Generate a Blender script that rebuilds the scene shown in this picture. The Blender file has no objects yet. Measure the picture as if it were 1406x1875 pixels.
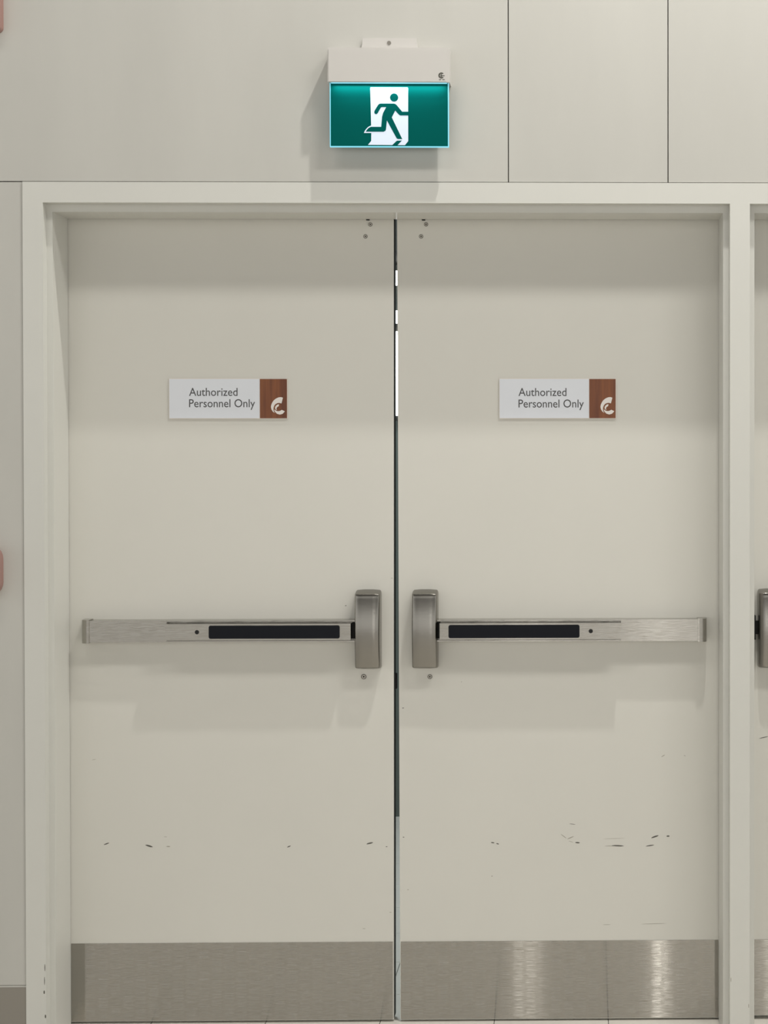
import bpy, bmesh, math, random
from mathutils import Matrix, Vector
random.seed(4)
S = bpy.context.scene
C = bpy.data.collections.new('doorway'); S.collection.children.link(C)

# ------------------------------------------------------------------ camera
cam_d = bpy.data.cameras.new('camera'); cam = bpy.data.objects.new('camera', cam_d); C.objects.link(cam)
RW = ((0.99983533, -0.01813132, -0.00074995), (-0.00096263, -0.01172375, -0.99993081), (0.01812128, 0.99976688, -0.01173927))
rt, dn, fw = (Vector(v) for v in RW)
m = Matrix((rt, -dn, -fw)).transposed().to_4x4(); m.translation = (0, -4.55, 1.52289); cam.matrix_world = m
cam_d.sensor_fit = 'HORIZONTAL'; cam_d.sensor_width = 36; cam_d.lens = 3138 / 1406 * 36
cam_d.shift_x = -405.34 / 1406; cam_d.shift_y = -78.54 / 1406
cam_d.clip_start = .05; cam_d.clip_end = 200
S.camera = cam
# ------------------------------------------------------------------ world (soft light of the big hall), exposure
w = bpy.data.worlds.new('hall_light'); S.world = w; w.use_nodes = True
w.node_tree.nodes['Background'].inputs[0].default_value = (1.0, .99, .95, 1)
w.node_tree.nodes['Background'].inputs[1].default_value = 1.03
S.view_settings.view_transform = 'Standard'; S.view_settings.look = 'None'
S.view_settings.exposure = .03; S.view_settings.gamma = 1; S.view_settings.use_curve_mapping = False
S.render.film_transparent = False
CEIL = 4.80
def area(name, loc, size, power, col, sizey=None, disk=False):
    l = bpy.data.lights.new(name, 'AREA'); l.energy = power; l.color = col
    l.shape = 'DISK' if disk else 'RECTANGLE'; l.size = size
    if not disk: l.size_y = sizey or size
    o = bpy.data.objects.new(name, l); o.location = loc; C.objects.link(o); return o
WARM = (1, .98, .925)
LAMPS = [(.40, -.92, 66)]
PANELS = [(1.75, -2.20, 1.8, .45, 72), (-1.6, -2.30, 1.8, .45, 26)]

COLUMNS = [(.755, -11.0, .046, 8), (-.345, -8.0, .10, 2.2), (1.60, -9.0, .12, 3)]

# ------------------------------------------------------------------ helpers
def mk(name, bm, mat=None, parent=None, smooth=None, bev=0, seg=2, ang=40):
    if bev:
        es = [e for e in bm.edges if len(e.link_faces) == 2 and e.calc_face_angle(0) > .6]
        bmesh.ops.bevel(bm, geom=es, offset=bev, segments=seg, affect='EDGES', profile=.5, clamp_overlap=True)
    bmesh.ops.recalc_face_normals(bm, faces=bm.faces)
    me = bpy.data.meshes.new(name); bm.to_mesh(me); bm.free()
    if smooth is None: smooth = bev > 0
    if smooth:
        me.shade_smooth(); me.set_sharp_from_angle(angle=math.radians(ang))
    if mat: me.materials.append(MATS[mat])
    return link(name, me, parent)
def link(name, me, parent=None):
    o = bpy.data.objects.new(name, me); C.objects.link(o)
    if parent:
        o.parent = parent
        bpy.context.view_layer.update()
        o.matrix_parent_inverse = parent.matrix_world.inverted()
    return o
def empty(name, loc):
    o = bpy.data.objects.new(name, None); o.empty_display_size = .1; o.location = loc; C.objects.link(o); return o
def tag(o, label, cat=None, group=None, kind=None):
    o['label'] = label
    if cat: o['category'] = cat
    if group: o['group'] = group
    if kind: o['kind'] = kind
    return o
def box(bm, x0, x1, y0, y1, z0, z1):
    vs = [bm.verts.new((x, y, z)) for x in (x0, x1) for y in (y0, y1) for z in (z0, z1)]
    for f in ((0, 1, 3, 2), (4, 6, 7, 5), (0, 4, 5, 1), (2, 3, 7, 6), (0, 2, 6, 4), (1, 5, 7, 3)):
        bm.faces.new([vs[i] for i in f])
def bx(*a):
    bm = bmesh.new(); box(bm, *a); return bm
def prism(pts, y0, y1, bm=None):            # outline in x,z pushed from y0 to y1
    bm = bm or bmesh.new()
    a = [bm.verts.new((x, y0, z)) for x, z in pts]; b = [bm.verts.new((x, y1, z)) for x, z in pts]
    bm.faces.new(a); bm.faces.new(b[::-1]); n = len(pts)
    for i in range(n): bm.faces.new((a[i], b[i], b[(i + 1) % n], a[(i + 1) % n]))
    return bm
def extr(pts, axis, a0, a1):                # profile in (x,y) along z, or (y,z) along x
    bm = bmesh.new()
    P = (lambda p, t: (p[0], p[1], t)) if axis == 'z' else (lambda p, t: (t, p[0], p[1]))
    a = [bm.verts.new(P(p, a0)) for p in pts]; b = [bm.verts.new(P(p, a1)) for p in pts]
    bm.faces.new(a); bm.faces.new(b[::-1]); n = len(pts)
    for i in range(n): bm.faces.new((a[i], b[i], b[(i + 1) % n], a[(i + 1) % n]))
    return bm
def circ(cx, cz, r, n=24, a0=0, a1=2 * math.pi, full=True):
    k = n if full else n - 1
    return [(cx + r * math.cos(a0 + (a1 - a0) * i / k), cz + r * math.sin(a0 + (a1 - a0) * i / k)) for i in range(n)]
def rrect(x0, x1, z0, z1, r, n=6):
    o = []
    for cx, cz, a in ((x1 - r, z1 - r, 0), (x0 + r, z1 - r, 90), (x0 + r, z0 + r, 180), (x1 - r, z0 + r, 270)):
        for i in range(n + 1):
            t = math.radians(a + 90 * i / n); o.append((cx + r * math.cos(t), cz + r * math.sin(t)))
    return o
def ysphere(bm, c, r, u=20, v=14):
    bmesh.ops.create_uvsphere(bm, u_segments=u, v_segments=v, radius=r, matrix=Matrix.Translation(c))

# ------------------------------------------------------------------ materials
MATS = {}
def mat(name, col, rough=.5, metal=0, spec=.5, emis=None, estr=1):
    m = bpy.data.materials.new(name); m.use_nodes = True; b = m.node_tree.nodes['Principled BSDF']
    b.inputs['Base Color'].default_value = (*col, 1); b.inputs['Roughness'].default_value = rough
    b.inputs['Metallic'].default_value = metal; b.inputs['Specular IOR Level'].default_value = spec
    if emis:
        b.inputs['Emission Color'].default_value = (*emis, 1); b.inputs['Emission Strength'].default_value = estr
    MATS[name] = m; return m, m.node_tree, b
def N(nt, t, **kw):
    n = nt.nodes.new(t)
    for k, v in kw.items():
        if k in n.inputs: n.inputs[k].default_value = v
        else: setattr(n, k, v)
    return n
def mottle(name, col, var, scale, rough, stretch=(1, 1, 1), bump=.0, bscale=300, spec=.5, detail=4):
    m, nt, b = mat(name, col, rough, spec=spec)
    g = N(nt, 'ShaderNodeNewGeometry'); mp = N(nt, 'ShaderNodeMapping'); mp.inputs['Scale'].default_value = stretch
    nt.links.new(g.outputs['Position'], mp.inputs['Vector'])
    no = N(nt, 'ShaderNodeTexNoise', Scale=scale, Detail=detail, Roughness=.55); nt.links.new(mp.outputs[0], no.inputs['Vector'])
    r = N(nt, 'ShaderNodeValToRGB'); nt.links.new(no.outputs['Fac'], r.inputs['Fac'])
    r.color_ramp.elements[0].position = .3; r.color_ramp.elements[1].position = .7
    r.color_ramp.elements[0].color = (*[c * (1 - var) for c in col], 1); r.color_ramp.elements[1].color = (*[min(1, c * (1 + var)) for c in col], 1)
    nt.links.new(r.outputs[0], b.inputs['Base Color'])
    if bump:
        n2 = N(nt, 'ShaderNodeTexNoise', Scale=bscale, Detail=3); nt.links.new(g.outputs['Position'], n2.inputs['Vector'])
        bp = N(nt, 'ShaderNodeBump', Strength=bump, Distance=.001); nt.links.new(n2.outputs['Fac'], bp.inputs['Height']); nt.links.new(bp.outputs[0], b.inputs['Normal'])
    return m
mottle('door_paint', (.66, .646, .597), .012, 3, .42, bump=.03, bscale=160)
mottle('frame_paint', (.635, .631, .592), .012, 4, .38, bump=.03, bscale=120)
mottle('wall_panel', (.525, .516, .481), .03, 5, .5, stretch=(1, 1, .25), bump=.04, bscale=90)
mat('joint', (.20, .18, .15), .9)
def steel(name, col, rough, aniso, tilt, dent=.12, tang=(0, 0, 1), rot=0.0):
    m, nt, b = mat(name, col, rough, 1)
    b.inputs['Anisotropic'].default_value = aniso; b.inputs['Anisotropic Rotation'].default_value = rot
    v = N(nt, 'ShaderNodeCombineXYZ'); v.inputs[0].default_value, v.inputs[1].default_value, v.inputs[2].default_value = tang
    nt.links.new(v.outputs[0], b.inputs['Tangent'])
    g = N(nt, 'ShaderNodeNewGeometry')
    no = N(nt, 'ShaderNodeTexNoise', Scale=7, Detail=5, Roughness=.6); nt.links.new(g.outputs['Position'], no.inputs['Vector'])
    r = N(nt, 'ShaderNodeMapRange'); r.inputs['To Min'].default_value = rough * .75; r.inputs['To Max'].default_value = rough * 1.25
    nt.links.new(no.outputs['Fac'], r.inputs['Value']); nt.links.new(r.outputs[0], b.inputs['Roughness'])
    # fine brush lines along x
    mp = N(nt, 'ShaderNodeMapping'); mp.inputs['Scale'].default_value = (4, 4, 700)
    nt.links.new(g.outputs['Position'], mp.inputs['Vector'])
    n2 = N(nt, 'ShaderNodeTexNoise', Scale=1, Detail=2); nt.links.new(mp.outputs[0], n2.inputs['Vector'])
    rr = N(nt, 'ShaderNodeValToRGB'); nt.links.new(n2.outputs['Fac'], rr.inputs['Fac'])
    rr.color_ramp.elements[0].color = (*[c * .95 for c in col], 1); rr.color_ramp.elements[1].color = (*[min(1, c * 1.05) for c in col], 1)
    nt.links.new(rr.outputs[0], b.inputs['Base Color'])
    # shallow dents of a kicked sheet
    n3 = N(nt, 'ShaderNodeTexNoise', Scale=9, Detail=2); nt.links.new(g.outputs['Position'], n3.inputs['Vector'])
    bp = N(nt, 'ShaderNodeBump', Strength=dent, Distance=.004); nt.links.new(n3.outputs['Fac'], bp.inputs['Height'])
    # the brush grooves run along x, so each one leans the surface a little up or down
    mq = N(nt, 'ShaderNodeMapping'); mq.inputs['Scale'].default_value = (30, 30, 9000); nt.links.new(g.outputs['Position'], mq.inputs['Vector'])
    wn = N(nt, 'ShaderNodeTexNoise', Scale=1, Detail=1); nt.links.new(mq.outputs[0], wn.inputs['Vector'])
    mr = N(nt, 'ShaderNodeMapRange'); mr.inputs['From Min'].default_value = .2; mr.inputs['From Max'].default_value = .8; mr.inputs['To Min'].default_value = -tilt; mr.inputs['To Max'].default_value = tilt; mr.clamp = False
    nt.links.new(wn.outputs['Fac'], mr.inputs['Value'])
    cz = N(nt, 'ShaderNodeCombineXYZ'); nt.links.new(mr.outputs[0], cz.inputs[2])
    ad = N(nt, 'ShaderNodeVectorMath', operation='ADD'); nt.links.new(bp.outputs[0], ad.inputs[0]); nt.links.new(cz.outputs[0], ad.inputs[1])
    nz = N(nt, 'ShaderNodeVectorMath', operation='NORMALIZE'); nt.links.new(ad.outputs[0], nz.inputs[0]); nt.links.new(nz.outputs[0], b.inputs['Normal'])
    return m
steel('kick_steel', (.335, .318, .286), .055, .3, .6, .012)
steel('bar_steel', (.385, .368, .335), .15, .3, .28, .012)
steel('case_steel', (.285, .272, .248), .24, .3, .03, .0)
mat('base_steel', (.30, .28, .25), .45, .7)
mat('black_plastic', (.009, .010, .014), .5, spec=.12)
mat('edge_shade', (.03, .034, .031), .7)
mat('black', (.006, .006, .006), .7)
mat('screw_metal', (.50, .47, .42), .5, .5)
mat('screw_dark', (.10, .095, .085), .6)
mat('sign_white', (.73, .755, .81), .4)
mat('sign_edge', (.80, .74, .68), .35)
mat('sign_text', (.075, .075, .08), .5)
mat('logo_white', (.80, .755, .72), .45)
m, nt, b = mat('sign_wood', (.13, .035, .012), .4)
g = N(nt, 'ShaderNodeNewGeometry'); mp = N(nt, 'ShaderNodeMapping'); mp.inputs['Scale'].default_value = (75, 40, 5)
nt.links.new(g.outputs['Position'], mp.inputs['Vector'])
no = N(nt, 'ShaderNodeTexNoise', Scale=1, Detail=4, Distortion=.4); nt.links.new(mp.outputs[0], no.inputs['Vector'])
r = N(nt, 'ShaderNodeValToRGB'); nt.links.new(no.outputs['Fac'], r.inputs['Fac'])
r.color_ramp.elements[0].position = .3; r.color_ramp.elements[1].position = .72
r.color_ramp.elements[0].color = (.115, .030, .011, 1); r.color_ramp.elements[1].color = (.24, .078, .022, 1)
nt.links.new(r.outputs[0], b.inputs['Base Color'])
mat('housing', (.59, .57, .545), .35)
mat('exit_green', (.0, .080, .071), .35, spec=.04, emis=(0, .016, .014), estr=1)
mat('exit_white', (.5, .52, .55), .3, emis=(.30, .355, .46), estr=1)
mat('exit_edge', (.1, .3, .35), .3, emis=(.16, .52, .66), estr=1)
mat('exit_led', (.2, .4, .45), .3, emis=(.22, .66, .82), estr=1)
mat('mark', (.06, .06, .045), .6)
mat('scuff', (.10, .095, .08), .7)
mat('scuff_pale', (.36, .34, .29), .7)
mottle('tile', (.80, .765, .70), .04, 9, .28, bump=.02, bscale=60)
mat('red_plastic', (.34, .19, .165), .4)
mat('red_dark', (.20, .05, .04), .4)
mat('white_plastic', (.78, .76, .72), .4)
mat('rear_paint', (.125, .145, .13), .6)
mat('rear_dark', (.035, .035, .03), .8)
mat('globe', (1, 1, 1), .4, emis=(1, .99, .97), estr=9)
mat('tube_light', (1, 1, 1), .4, emis=(.93, .97, 1), estr=3)
mat('panel_lens', (.9, .9, .88), .5, emis=(1, .97, .92), estr=.3)
for i, c_ in enumerate(COLUMNS): mat('column_glow_%d' % i, (.9, .9, .9), .4, emis=(1, .985, .95), estr=c_[3])
mat('lamp_lens', (1, 1, 1), .4, emis=(1, .95, .86), estr=6)
mottle('ceiling_paint', (.13, .125, .115), .02, 2, .8)
# floor beyond the built tiles: the same tile grid
m, nt, b = mat('floor_tiling', (.7, .66, .6), .3)
TS, TX, TY = .3033, -.5176, -.075
g = N(nt, 'ShaderNodeNewGeometry'); mp = N(nt, 'ShaderNodeMapping'); mp.inputs['Location'].default_value = (-TX / TS + 40, -TY / TS + 40, 0); mp.inputs['Scale'].default_value = (1 / TS, 1 / TS, 1)
nt.links.new(g.outputs['Position'], mp.inputs['Vector'])
br = N(nt, 'ShaderNodeTexBrick'); br.offset = 0; br.squash = 1
for k, v in (('Scale', 1), ('Mortar Size', .006), ('Brick Width', 1), ('Row Height', 1), ('Mortar Smooth', 0), ('Bias', 0)): br.inputs[k].default_value = v
br.inputs['Color1'].default_value = (.76, .72, .655, 1); br.inputs['Color2'].default_value = (.74, .70, .635, 1); br.inputs['Mortar'].default_value = (.13, .12, .105, 1)
nt.links.new(mp.outputs[0], br.inputs['Vector']); nt.links.new(br.outputs['Color'], b.inputs['Base Color'])

# ------------------------------------------------------------------ measurements (metres; x right, y into the doorway, z up; door faces at y = 0)
YF, YW = -.165, -.162            # faces of the steel frame and of the wall panels
FL, FLI = -1.4004, -1.3492       # left jamb
ML, MR = .3986, .4496            # mullion
SD = .0150                       # stop projection
R3 = 1.3130                      # right edge of the next opening
FR = R3 + .0512
HT, HB = 2.2028, 2.1502          # frame head
WL, WR = -4.2, 4.6
# ------------------------------------------------------------------ walls
wf = empty('wall_front', (0, .05, 0)); wf['kind'] = 'structure'; tag(wf, 'pale beige panelled wall around the double doors', 'wall')
YB = YW + .014
bk = bmesh.new()
box(bk, WL, FL + .004, YB, .12, 0, HT - .004); box(bk, FR - .004, WR, YB, .12, 0, HT - .004); box(bk, WL, WR, YB, .12, HT - .004, CEIL)
mk('wall_backing', bk, 'joint', wf)
G = .0013
def panel(x0, x1, z0, z1): mk('wall_panel', bx(x0 + G, x1 - G, YW, YB, z0 + G, z1 - G), 'wall_panel', wf, bev=.0007, seg=1)
JZ = HT + .0006
ZT = 3.55
for z0, z1 in ((JZ, ZT), (ZT, CEIL)):
    for x0, x1 in ((WL, -2.72), (-2.72, -1.735), (-1.735, -.1676), (-.1676, .2403), (.2403, 1.462), (1.462, 2.7), (2.7, WR)): panel(x0, x1, z0, z1)
for x0, x1 in ((WL, -2.72), (-2.72, FL)): panel(x0, x1, .1535, JZ)
for x0, x1 in ((FR, 2.7), (2.7, WR)): panel(x0, x1, .1535, JZ)
for nm, x0, x1, lb in (('baseboard_left', WL, FL - .001, 'grey metal skirting board left of the door frame'), ('baseboard_right', FR + .001, WR, 'grey metal skirting board right of the third door')):
    o = mk(nm, bx(x0, x1, YW - .001, YB, 0.0005, .1495), 'base_steel', bev=.0008); o['kind'] = 'structure'; tag(o, lb, 'skirting board')
    lip = mk('top_lip', bx(x0, x1, YW - .0005, YB, .1495, .1535), 'wall_panel', o)

# ------------------------------------------------------------------ steel frame
tr = empty('trim_1', (FL, YF, 0)); tr['kind'] = 'structure'; tag(tr, 'cream painted steel frame around the doors with a mullion', 'door frame')
YS0, YS1, YE = -.1335, -.0025, .06
def jamb(xo, xi, s):       # xo outer edge, xi inner edge, s = +1 when the opening lies to the right
    return [(xo, YF), (xi, YF), (xi, YS0), (xi + s * SD, YS0), (xi + s * SD, YS1), (xi, YS1), (xi, YE), (xo, YE)]
mk('jamb', extr(jamb(FL, FLI, 1), 'z', 0, HB), 'frame_paint', tr, bev=.0014)
mk('jamb', extr(jamb(FR, R3, -1), 'z', 0, HB), 'frame_paint', tr, bev=.0014)
mk('mullion', extr([(ML, YF), (MR, YF), (MR, YS0), (MR + SD, YS0), (MR + SD, YS1), (MR, YS1), (MR, YE), (ML, YE), (ML, YS1), (ML - SD, YS1), (ML - SD, YS0), (ML, YS0)], 'z', 0, HB), 'frame_paint', tr, bev=.0014)
HS = 2.1305
mk('head', extr([(YF, HT), (YF, HB), (YE, HB), (YE, HT)], 'x', FL, FR), 'frame_paint', tr, bev=.0010)
for x0, x1 in ((FLI + SD, ML - SD), (MR + SD, R3 - SD)): mk('head_stop', bx(x0, x1, YS0, YS1, HS, HB), 'frame_paint', tr)
for x, z, h, ww in ((-1.3525, .20, .016, .0012), (-1.3535, .166, .018, .001), (-1.3545, .137, .008, .0022), (-1.3515, .075, .008, .0022)):
    mk('paint_chip', prism(circ(0, 0, 1, 10), YF - .0002, YF + .0002), 'scuff', tr).data.transform(Matrix.Translation((x, 0, z)) @ Matrix.Diagonal((ww * .8, 1, h * .6, 1)))
for x, z, h, ww in ((.4012, .158, .010, .0012), (.447, .09, .009, .0012)):
    mk('paint_chip', prism(circ(0, 0, 1, 10), YF - .0002, YF + .0002), 'scuff_pale', tr).data.transform(Matrix.Translation((x, 0, z)) @ Matrix.Diagonal((ww * .8, 1, h * .6, 1)))

# ------------------------------------------------------------------ floor
fl = mk('floor', bx(-9, 9, -14, 4.0, -.05, -.0012), 'floor_tiling'); fl['kind'] = 'structure'; tag(fl, 'beige square floor tiles with thin dark joints', 'floor')
tb = bx(-TS / 2 + .0011, TS / 2 - .0011, -TS / 2 + .0011, TS / 2 - .0011, -.0011, 0)
t0 = mk('tile', tb, 'tile', None, bev=.0006, seg=1); tme = t0.data; bpy.data.objects.remove(t0)
for i in range(-5, 7):
    for j in range(-9, 9):
        o = bpy.data.objects.new('tile', tme); o.location = (TX + TS * (i + .5), TY + TS * (j + .5), 0); o.parent = fl; C.objects.link(o)

# ------------------------------------------------------------------ ceiling and its lamps
ce = mk('ceiling', bx(-9, 9, -14, .12, CEIL, CEIL + .2), 'ceiling_paint'); ce['kind'] = 'structure'; tag(ce, 'plain high ceiling of the hall', 'ceiling')
for i, (x, y, p) in enumerate(LAMPS):
    e = empty('recessed_downlight', (x, y, CEIL)); tag(e, 'round ceiling downlight just in front of the doors', 'lamp', 'ceiling lamps of the hall')
    rb = bmesh.new()
    ring = [(.075, 0), (.1, 0), (.102, -.006), (.078, -.012), (.062, -.004)]
    n = 32; vv = [[rb.verts.new((x + r_ * math.cos(2 * math.pi * k / n), y + r_ * math.sin(2 * math.pi * k / n), CEIL + z_)) for r_, z_ in ring] for k in range(n)]
    for k in range(n):
        for q in range(len(ring) - 1): rb.faces.new((vv[k][q], vv[(k + 1) % n][q], vv[(k + 1) % n][q + 1], vv[k][q + 1]))
    mk('trim_ring', rb, 'white_plastic', e, smooth=True)
    lb = bmesh.new(); bmesh.ops.create_circle(lb, cap_ends=True, segments=32, radius=.062, matrix=Matrix.Translation((x, y, CEIL - .004))); mk('lens', lb, 'lamp_lens', e)
    a = area('downlight_light', (x, y, CEIL - .016), .085, p, WARM, disk=True); a.parent = e; a.matrix_parent_inverse = Matrix.Translation((-x, -y, -CEIL))
for i, (x, y, sx_, sy_, p) in enumerate(PANELS):
    e = empty('ceiling_light_panel', (x, y, CEIL)); tag(e, ['ceiling light panel nearest the third door', 'ceiling light panel left of the double doors'][i], 'lamp', 'ceiling lamps of the hall')
    fb = bmesh.new(); hx, hy = sx_ / 2, sy_ / 2
    for a_ in ((x - hx - .03, x - hx, y - hy - .03, y + hy + .03), (x + hx, x + hx + .03, y - hy - .03, y + hy + .03), (x - hx, x + hx, y - hy - .03, y - hy), (x - hx, x + hx, y + hy, y + hy + .03)): box(fb, *a_, CEIL - .02, CEIL)
    mk('panel_frame', fb, 'white_plastic', e); mk('diffuser', bx(x - hx, x + hx, y - hy, y + hy, CEIL - .012, CEIL), 'panel_lens', e)
    a = area('panel_light', (x, y, CEIL - .022), sx_, p, WARM, sy_); a.parent = e; a.matrix_parent_inverse = Matrix.Translation((-x, -y, -CEIL))

# added columns stand in for unseen hall lamps; the brushed kick plates mirror them
for i, (x, y, r_, st) in enumerate(COLUMNS):
    e = empty('streak_column', (x, y, 0)); tag(e, ['added slim light column farthest out, for a kick plate streak', 'added thick dim light column nearest the doors, for a kick plate streak', 'added light column facing the third door, for its kick plate gleam'][i], 'lamp', 'light columns added for the kick plate streaks')
    mk('base', extr(circ(x, y, r_ * 2.2, 28), 'z', 0, .03), 'white_plastic', e, bev=.004)
    mk('tube', extr(circ(x, y, r_, 24), 'z', .03, 3.6), 'column_glow_%d' % i, e, smooth=True)
    mk('cap', extr(circ(x, y, r_ * 1.15, 24), 'z', 3.6, 3.66), 'white_plastic', e, bev=.004)

# ------------------------------------------------------------------ doors
TH = .045
def leaf(name, xb0, xb1, xt0, xt1, zb, label):
    e = empty(name, ((xb0 + xb1) / 2, 0, 0)); e['kind'] = 'structure'; tag(e, label, 'door')
    mk('leaf', prism([(xb0, zb), (xb1, zb), (xt1, 2.1460), (xt0, 2.1460)], 0, TH), 'door_paint', e, bev=.0009)
    return e
def kick(e, x0, x1, zb, zt=.2139):
    k = mk('kick_plate', bx(x0, x1, -.0012, -.00005, zb, zt), 'kick_steel', e, bev=.0004, seg=1); k['label'] = 'brushed steel kick plate'
def screw(e, x, z, r, ringed=True):
    s = mk('screw', prism(circ(x, z, r, 20), -.0014, -.00005), 'screw_metal' if ringed else 'screw_dark', e, bev=.0004)
    if ringed:
        bm = bmesh.new(); n = 20; o_, i_ = circ(x, z, r * 1.18, n), circ(x, z, r * .88, n)
        a = [bm.verts.new((p[0], -.0012, p[1])) for p in o_]; b_ = [bm.verts.new((p[0], -.0016, p[1])) for p in i_]; c_ = [bm.verts.new((p[0], -.00005, p[1])) for p in o_]
        for k in range(n):
            q = (k + 1) % n; bm.faces.new((a[k], a[q], b_[q], b_[k])); bm.faces.new((a[k], c_[k], c_[q], a[q]))
        mk('screw_rim', bm, 'screw_dark', s)
    mk('screw_socket', prism(circ(x, z, r * .42, 6), -.0016, -.0013), 'black', s)
def scuff(e, x, z, L, hh, ang=0, mt='scuff', pts=None):
    pts = [(-1, -.1), (-.55, .75), (.1, 1), (.7, .7), (1, .05), (.5, -.8), (-.2, -.9), (-.8, -.6)]
    o = mk('scuff_mark', prism(pts, -.00022, -.00004), mt, e)
    o.data.transform(Matrix.Translation((x, 0, z)) @ Matrix.Rotation(-math.radians(ang), 4, 'Y') @ Matrix.Diagonal((L / 2, 1, hh / 2, 1)))

def panic_bar(e, label, case0, case1, cap0, cap1, cov, pad_far, ins0, ins1, dot, zc, far_lo, far_hi):
    """case0..case1: lock case; the rail runs from the case to the end cap; cov: where the plain cover starts; s: direction of the rail"""
    s = -1 if cap0 < case0 else 1
    near = case0 if s < 0 else case1
    capn = cap1 if s < 0 else cap0
    srt = lambda a, b: (min(a, b), max(a, b))
    zt, zb = zc + .0288, zc - .0285
    PR, PP = .037, .0568
    rb = bmesh.new(); x0, x1 = srt(near - s * .012, cov)
    box(rb, x0, x1, -.012, -.0001, zb + .002, zt - .002)               # back of the channel
    box(rb, x0, x1, -PR, -.0001, zt - .0035, zt); box(rb, x0, x1, -PR, -.0001, zb, zb + .0035)
    root = mk('panic_bar', rb, 'bar_steel', e, bev=.0006, seg=1); root['label'] = label
    x0, x1 = srt(cov, capn)
    mk('rail_cover', bx(x0, x1, -PR - .0012, -.0001, zb + .0002, zt - .0002), 'bar_steel', root, bev=.0022, seg=3)
    # end cap: rounded block, a bit taller and deeper than the rail
    c0, c1 = srt(cap0, cap1)
    far = c0 if s < 0 else c1
    pr = [(c0, -.0001), (c1, -.0001), (c1, -.0415), (c0, -.0415)]
    inner = c1 if s < 0 else c0
    pr = [(inner, -.0001), (inner, -.0425), (far - s * .012, -.0425), (far - s * .0045, -.0395), (far - s * .0008, -.032), (far, -.024), (far, -.0001)]
    mk('end_cap', extr(pr, 'z', zb - .0018, zt + .0022), 'bar_steel', root, bev=.0018, seg=3)
    # push pad standing proud of the channel
    a0, a1 = srt(cov + s * .001 * 0, near + s * .007)
    pb = bmesh.new(); box(pb, a0, a1, -PP, -.0125, zc - .0215, zc + .0217)
    mk('push_pad', pb, 'bar_steel', root, bev=.0028, seg=3)
    g0, g1 = srt(near, near + s * .0068)
    mk('pad_gap_filler', bx(g0, g1, -.030, -.0121, zc - .021, zc + .021), 'black', root)
    mk('pad_insert', prism(rrect(ins0, ins1, zc - .0172, zc + .0172, .005), -PP - .0010, -PP + .004), 'black_plastic', root, bev=.0007)
    mk('dogging_hole', prism(circ(dot, zc + .0002, .0056, 20), -PP - .0002, -PP + .003), 'black', root)
    lock_case(root, case0, case1, far_lo, far_hi)
    return root
def lock_case(root, x0, x1, z0, z1):
    H = z1 - z0; wv = (x1 - x0) / 2; xc = (x0 + x1) / 2
    # (height from the bottom, depth of the front there, share of the half width)
    def depth(t):                       # t 0 bottom .. 1 top
        return .0350 + .0160 * math.sin(math.pi * min(1, max(0, .05 + .90 * t)))
    rows = []
    ed = [(0, .0, .86), (.0004, .006, .885), (.0012, .014, .925), (.0026, .026, .962), (.0045, .0320, .985), (.007, .0362, 1.0)]
    for h, d, k in ed: rows.append((z0 + h, d, k))
    for i in range(1, 30):
        t = i / 30; h = .007 + (H - .0175) * t; rows.append((z0 + h, depth(t), 1.0))
    top = depth(.98)
    for h, d, k in ((.0100, top, 1.0), (.0092, top - .0006, .998), (.0082, top - .003, .995), (.006, top * .72, .985), (.0035, top * .45, .965), (.0012, top * .2, .925), (0, 0, .86)):
        rows.append((z1 - h, d, k))
    bm = bmesh.new(); grid = []
    for z, d, k in rows:
        wk = wv * k; ins = min(.0055, wk * .3)
        f = min(1, d / .03)
        prof = [(-1, 0, 0), (-1, .55, 0), (-1, .72, .0006 * f), (-1, .86, .0017 * f), (-1, .955, .0032 * f), (-1, 1, .0055 * f)]
        line = [(-wk + i_, -.0001 - d * y_) for _, y_, i_ in prof]
        line += [(-wk * .4, -.0001 - d * 1.008), (wk * .4, -.0001 - d * 1.008)]
        line += [(wk - i_, -.0001 - d * y_) for _, y_, i_ in prof[::-1]]
        arch = .0022 * (z > z1 - .012) + .0015 * (z < z0 + .006) * -1
        grid.append([bm.verts.new((xc + x, y, z - (abs(x / wv) ** 2) * arch)) for x, y in line])
    for a, b_ in zip(grid, grid[1:]):
        for k in range(len(a) - 1): bm.faces.new((a[k], a[k + 1], b_[k + 1], b_[k]))
        bm.faces.new((a[-1], a[0], b_[0], b_[-1]))
    bmesh.ops.remove_doubles(bm, verts=bm.verts, dist=1e-6)
    o = mk('lock_case', bm, 'case_steel', root, smooth=True, ang=75)

ZB = .006
d1 = leaf('door_1', -1.3465, -.4812, -1.3465, -.4768, ZB, 'left leaf of the cream double doors under the green exit sign')
d1['label'] = 'left leaf of the cream double doors under the green exit sign'
d2 = leaf('door_2', -.4640, .3955, -.4680, .3955, ZB - .0008, 'right leaf of the cream double doors, beside the mullion')
d3 = leaf('door_3', .4535, 1.309, .4535, 1.309, .0105, 'cream door cut off at the right edge beyond the mullion')
kick(d1, -1.3335, -.4836, .0075); kick(d2, -.4622, .3825, .0070); kick(d3, .4660, 1.296, .0125)
panic_bar(d1, 'satin steel push bar with black pad insert and lock case at its right end', -.5790, -.5108, -1.2935, -1.2720, -1.0700, None, -.9560, -.6144, -.9867, 1.0446, .9408, 1.1516)
panic_bar(d2, 'satin steel push bar with black pad insert and lock case at its left end', -.4288, -.3604, .3252, .3500, .1225, None, -.3302, .0132, .0426, 1.0446, .9414, 1.1516)
panic_bar(d3, 'satin steel push bar with its lock case beside the mullion', .4866, .5550, 1.262, 1.2850, 1.045, None, .585, .925, .960, 1.0446, .9402, 1.1518)
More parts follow.
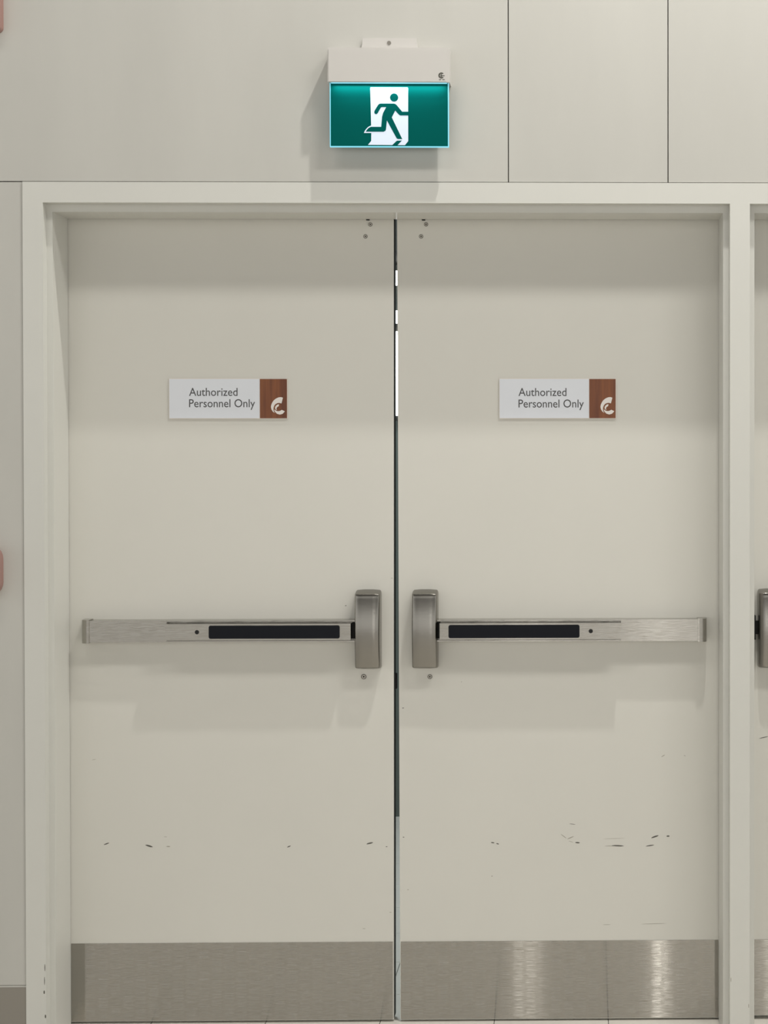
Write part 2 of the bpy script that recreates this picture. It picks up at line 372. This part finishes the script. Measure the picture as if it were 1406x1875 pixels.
mk('latch_bolt', bx(.4735, .4805, -.020, -.0001, 1.017, 1.081), 'black', d3, bev=.001)
mk('latch_bolt', bx(.4805, .4868, -.012, -.0001, 1.031, 1.066), 'black', d3, bev=.001)
screw(d1, -.5588, .9195, .0058); screw(d2, -.3839, .9189, .0052)
for e, x, z in ((d1, -.5387, 2.1170), (d1, -.5517, 2.0853), (d2, -.3916, 2.1175), (d2, -.4047, 2.0856)): screw(e, x, z, .0046)
for e, x in ((d1, -.5445), (d2, -.3975)): mk('top_bracket', bx(x - .005, x + .004, -.0016, -.00005, 2.1275, 2.1385), 'black', e)
# dark strip painting in the shade on the left leaf's meeting edge
mk('edge_shade_strip', prism([(-.4811, ZB + .004), (-.4803, ZB + .004), (-.4759, 2.144), (-.4767, 2.144)], .0015, TH - .0015), 'edge_shade', d1)
# latch between the leaves
mk('latch_plate', bx(-.4790, -.4735, .012, .034, .885, .925), 'black', d1)
for x, z, L, h, a, mt in ((-1.2395, .4784, .016, .0032, 18, 'scuff'), (-1.1273, .472, .021, .0048, -18, 'scuff'), (-1.0768, .4703, .011, .003, -4, 'scuff_pale'), (-1.084, .496, .009, .0012, 0, 'scuff_pale'),
        (-.758, .4687, .011, .003, 22, 'scuff'), (-.544, .4764, .019, .0042, 12, 'scuff'), (-1.2717, .7017, .012, .0012, 15, 'scuff_pale'), (-.4995, .467, .005, .002, 0, 'scuff'),
        (-.606, 1.108, .0045, .0022, 0, 'scuff'), (-.484, 1.181, .006, .0015, 0, 'scuff_pale'), (-.4895, .292, .007, .0016, 0, 'scuff_pale'), (-.560, .249, .009, .0014, 0, 'scuff_pale')):
    scuff(d1, x, z, L, h, a, mt)
for x, z, L, h, a, mt in ((-.218, .4763, .010, .0032, -10, 'scuff'), (-.2049, .4733, .008, .003, -15, 'scuff'), (-.0295, .4925, .020, .0022, -38, 'scuff_pale'), (-.011, .4885, .020, .0028, 22, 'scuff_pale'), (-.010, .478, .014, .0014, -18, 'scuff_pale'),
        (.0075, .4752, .013, .0038, -5, 'scuff'), (-.0059, .5248, .017, .0014, -6, 'scuff'), (.115, .4665, .034, .0036, -3, 'scuff'), (.094, .466, .030, .0015, 0, 'scuff_pale'), (.105, .486, .060, .0008, 2, 'scuff_pale'), (.2005, .4665, .024, .003, 8, 'scuff'),
        (.2136, .4902, .022, .0044, 18, 'scuff'), (.2486, .4915, .009, .0042, 0, 'scuff'), (.2356, .7058, .012, .0022, 32, 'scuff_pale'), (.293, .706, .006, .0016, -30, 'scuff_pale'), (-.455, .836, .005, .0022, 0, 'scuff'), (-.220, .387, .004, .003, 0, 'scuff_pale'),
        (-.4545, .492, .005, .002, 0, 'scuff'), (.085, .256, .022, .0012, 0, 'scuff_pale'), (.21, .2575, .070, .0014, 1, 'scuff_pale'), (-.30, .905, .003, .002, 0, 'scuff_pale'), (-.443, .352, .004, .002, 0, 'scuff_pale')):
    scuff(d2, x, z, L, h, a, mt)
scuff(d3, .504, .7540, .026, .0022, 12)

# ------------------------------------------------------------------ plates with lettering
def text_mesh(txt, x, z, width, height, y, matname, parent, name):
    cu = bpy.data.curves.new('lettering', 'FONT'); cu.body = txt; cu.size = 1; cu.resolution_u = 4; cu.offset = .004
    to = bpy.data.objects.new('lettering', cu); C.objects.link(to); bpy.context.view_layer.update()
    me = bpy.data.meshes.new_from_object(to.evaluated_get(bpy.context.evaluated_depsgraph_get())); bpy.data.objects.remove(to)
    xs = [v.co.x for v in me.vertices]; x0, x1 = min(xs), max(xs)
    caph = .729
    kx = width / (x1 - x0); kz = height * 1.05 / caph
    for v in me.vertices: v.co = ((v.co.x - x0) * kx + x, y, v.co.y * kz + z)
    me.materials.clear(); me.materials.append(MATS[matname])
    return link(name, me, parent)
LOGO = [[(1022, 672), (960, 652), (880, 662), (800, 697), (730, 752), (680, 820), (645, 900), (634, 970), (650, 1045), (690, 1115), (755, 1165), (728, 1110), (716, 1050), (720, 990), (740, 930), (780, 880), (835, 848), (895, 838), (975, 856)],
        [(740, 1062), (765, 1125), (828, 1188), (920, 1216), (1010, 1192), (1084, 1110), (985, 1062), (948, 1085), (900, 1103), (850, 1105), (800, 1090), (760, 1058)],
        [(895, 880), (832, 898), (784, 943), (765, 1000), (785, 1045), (830, 1075), (810, 1020), (832, 978), (885, 940)]]
def door_sign(x0, x1, xs, z0, z1, tx, tw1, tw2, tz1, tz2, lx, label):
    e = empty('door_sign', ((x0 + x1) / 2, 0, z0)); tag(e, label, 'sign', 'plates on the double doors')
    mk('back_plate', bx(x0 - .0012, x1 + .0016, -.0045, -.0001, z0 - .0014, z1 + .0012), 'sign_edge', e, bev=.0006)
    wpl = mk('text_panel', bx(x0, xs - .0016, -.0058, -.0044, z0, z1), 'sign_white', e, bev=.0004, seg=1); wpl['label'] = 'white panel with grey lettering'
    text_mesh('Authorized', tx, tz1, tw1, .0212, -.00595, 'sign_text', wpl, 'lettering'); text_mesh('Personnel Only', tx, tz2, tw2, .0212, -.00595, 'sign_text', wpl, 'lettering')
    wd = mk('wood_panel', bx(xs, x1, -.0058, -.0044, z0, z1), 'sign_wood', e, bev=.0004, seg=1); wd['label'] = 'red-brown wood panel with white emblem'
    k = .1147 / 1406 * 1.0
    bm = bmesh.new()
    for poly in LOGO: prism([(lx + px * k, 1.7141 - pz * .1226 / 1494) for px, pz in poly], -.0062, -.0057, bm)
    mk('emblem', bm, 'logo_white', wd)
door_sign(-1.0682, -.7589, -.8298, 1.6048, 1.7084, -1.0163, .1275, .1735, 1.6640, 1.6340, -.8528, 'white and wood plate reading Authorized Personnel Only on the left door leaf')
door_sign(-.1978, .1095, .0401, 1.6048, 1.7084, -.1477, .1270, .1730, 1.6635, 1.6330, .0176, 'white and wood plate reading Authorized Personnel Only on the right door leaf')

# ------------------------------------------------------------------ exit sign
ex = empty('exit_sign', (-.466, YW, 2.285)); tag(ex, 'lit green running man exit sign with cream housing above the doors', 'exit sign')
X0, X1, Z0, Z1 = -.6199, -.3131, 2.447, 2.5335
mk('mounting_tab', prism([(-.5395, 2.540), (-.5363, 2.5665), (-.4003, 2.5668), (-.3972, 2.540)], YW - .012, YW - .0001), 'housing', ex, bev=.0015)
mk('tab_screw', prism(circ(-.4695, 2.555, .0050, 16), YW - .0135, YW - .0118), 'base_steel', ex, bev=.0006)
hs = mk('housing', bx(X0, X1, -.2145, YW - .0001, Z0, Z1), 'housing', ex, bev=.002, seg=3)
mk('front_cover', bx(X0 + .0025, X1 - .008, -.2160, -.2140, Z0 + .001, Z1 - .0045), 'housing', ex, bev=.0008)
# certification mark: C ring with inner strokes
bm = bmesh.new(); mx, mz, k = -.3338, 2.4638, .0075
o_ = circ(mx, mz, k, 18, math.radians(45), math.radians(315), False); i_ = circ(mx, mz, k * .62, 18, math.radians(315), math.radians(45), False)
prism(o_ + i_, -.2164, -.2159, bm)
for a_ in ((-.1, .15, -.6, .6), (.15, 1.1, -.22, .02), (-.6, -.1, .12, .3), (-.5, -.1, -.35, -.18)): prism([(mx + a_[0] * k, mz + a_[2] * k), (mx + a_[1] * k, mz + a_[2] * k), (mx + a_[1] * k, mz + a_[3] * k), (mx + a_[0] * k, mz + a_[3] * k)], -.2164, -.2159, bm)
for a_ in ((-.8, -.1), (.3, 1.1)): prism([(mx + a_[0] * k, mz - 1.5 * k), (mx + a_[1] * k, mz - 1.5 * k), (mx + a_[1] * k, mz - 1.3 * k), (mx + a_[0] * k, mz - 1.3 * k)], -.2164, -.2159, bm)
mk('certification_mark', bm, 'mark', ex)
PX0, PX1, PZ0, PZ1 = -.6160, -.3165, 2.2860, 2.447
YP = -.203
pn = mk('sign_panel', bx(PX0 + .0022, PX1 - .0022, YP, YP + .009, PZ0 + .0022, PZ1 - .0001), 'exit_green', ex); pn['label'] = 'green lit panel with white door and running figure'
eb = bmesh.new()
box(eb, PX0, PX0 + .0021, YP - .0004, YP + .0094, PZ0, PZ1 - .0001); box(eb, PX1 - .0021, PX1, YP - .0004, YP + .0094, PZ0, PZ1 - .0001); box(eb, PX0 + .0021, PX1 - .0021, YP - .0004, YP + .0094, PZ0, PZ0 + .0021)
mk('glowing_edge', eb, 'exit_edge', ex)
mk('led_strip', bx(PX0 + .004, PX1 - .004, -.2085, YP - .0006, Z0 - .0016, Z0 - .0001), 'exit_led', ex)
ea = area('exit_sign_light', (-.466, -.2125, Z0 - .0022), .28, .42, (.55, .95, 1.0), .004); ea.rotation_euler = (math.radians(-22), 0, 0)
ea.parent = ex; ea.matrix_parent_inverse = Matrix.Translation((.466, -YW, -2.285))
kx, kz, ox, oz = .1927 / 1406, .1720 / 1255, -.5661, 2.4497
def pp(pts): return [(ox + a * kx, oz - b * kz) for a, b in pts]
bm = prism(pp([(380, 104), (388, 97), (1062, 97), (1075, 110), (1075, 1085), (1015, 1160), (335, 1156), (395, 1085), (397, 938), (262, 938), (283, 890), (320, 845), (355, 818), (395, 800), (388, 500)]), YP - .0004, YP)
mk('door_symbol', bm, 'exit_white', pn)
bm = prism(pp(circ(818, 285, 75, 32)), YP - .0008, YP - .0003)
prism(pp([(453, 555), (458, 530), (520, 428), (543, 404), (570, 397), (812, 397), (842, 405), (866, 425), (965, 545), (1082, 545), (1082, 615), (935, 615), (915, 607), (895, 590), (838, 525), (775, 650), (967, 1050), (885, 1048), (862, 1034), (685, 708), (668, 868), (658, 897), (622, 915), (295, 915), (320, 875), (350, 845), (390, 825), (580, 825), (596, 640), (615, 570), (672, 462), (592, 462), (575, 470), (513, 577), (495, 592), (470, 590), (457, 575)]), YP - .0008, YP - .0003, bm)
prism(pp([(780, 1162), (865, 1080), (960, 1075), (878, 1162)]), YP - .0008, YP - .0003, bm)
mk('running_figure', bm, 'exit_green', pn)

# ------------------------------------------------------------------ fire alarm devices at the left edge
ps = empty('fire_alarm_station', (-1.4795, YW, 1.148)); tag(ps, 'red fire alarm pull station on the wall left of the frame', 'fire alarm')
mk('body', prism(rrect(-1.5335, -1.4535, 1.149, 1.281, .036), -.205, YW - .0001), 'red_plastic', ps, bev=.008, seg=4)
mk('pull_handle', prism([(-1.505, 1.20), (-1.457, 1.20), (-1.457, 1.222), (-1.472, 1.232), (-1.490, 1.232), (-1.505, 1.222)], -.214, -.2045), 'white_plastic', ps, bev=.002)
hs2 = empty('alarm_strobe', (-1.4865, YW, 2.578)); tag(hs2, 'red fire alarm strobe high on the wall at the top left corner', 'fire alarm')
mk('body', prism(rrect(-1.5475, -1.4465, 2.578, 2.702, .014), -.200, YW - .0001), 'red_plastic', hs2, bev=.006, seg=4)
mk('strobe_lens', prism(rrect(-1.520, -1.454, 2.650, 2.685, .006), -.222, -.1995), 'white_plastic', hs2, bev=.006, seg=3)

# ------------------------------------------------------------------ room behind the doors, seen through the gap
for nm, a, mt, lb in (('wall_rear', (-2.3, .9, 2.55, 2.65, 0, 2.9), 'rear_paint', 'grey green wall of the room behind the doors'),
        ('wall_rear_left', (-2.4, -2.3, .121, 2.65, 0, 2.9), 'rear_paint', 'left wall of the room behind the doors'),
        ('wall_rear_right', (.9, 1.0, .121, 2.65, 0, 2.9), 'rear_paint', 'right wall of the room behind the doors'),
        ('ceiling_rear', (-2.4, 1.0, .121, 2.65, 2.9, 3.0), 'rear_dark', 'dark ceiling of the room behind the doors')):
    o = mk(nm, bx(*a), mt); o['kind'] = 'structure'; tag(o, lb, nm.split('_')[0])
o = mk('gap_dark_box', bx(-2.3, .9, 2.1, 2.549, 2.285, 2.8995), 'rear_dark'); o['kind'] = 'structure'; tag(o, 'added dark box behind the doors that darkens the top of the gap', 'added dark box')  # box added over the upper rear wall to keep the gap top dark
def wall_lamp(z, r, label):
    e = empty('wall_lamp', (-.722, 2.549, z)); tag(e, label, 'lamp', 'lamps behind the doors')
    bm = bmesh.new(); ysphere(bm, (-.722, 2.42, z), r); mk('globe', bm, 'globe', e, smooth=True)
    mk('stem', bx(-.728, -.716, 2.43, 2.549, z - .006, z + .006), 'rear_dark', e)
    mk('wall_plate', bx(-.742, -.702, 2.543, 2.5495, z - .02, z + .02), 'rear_dark', e)
wall_lamp(2.216, .030, 'bright globe lamp seen through the top of the door gap')
wall_lamp(1.948, .036, 'upper of two close globe lamps seen through the door gap')
wall_lamp(1.862, .040, 'lower of two close globe lamps seen through the door gap')
e = empty('tube_lamp', (-.72, 2.549, 1.60)); tag(e, 'vertical tube lamp on the rear wall seen through the door gap', 'lamp', 'lamps behind the doors')
mk('tube', extr(circ(-.722, 2.50, .022, 14), 'z', 1.66, 2.09), 'tube_light', e, smooth=True)
mk('tube_mount', bx(-.732, -.712, 2.50, 2.549, 1.64, 1.66), 'rear_dark', e); mk('tube_clip', bx(-.752, -.692, 2.46, 2.52, 2.005, 2.035), 'rear_dark', e)
a = area('rear_room_light', (-1.0, 1.2, 2.88), .6, 42, (.88, .97, 1.0)); a.parent = bpy.data.objects['ceiling_rear']
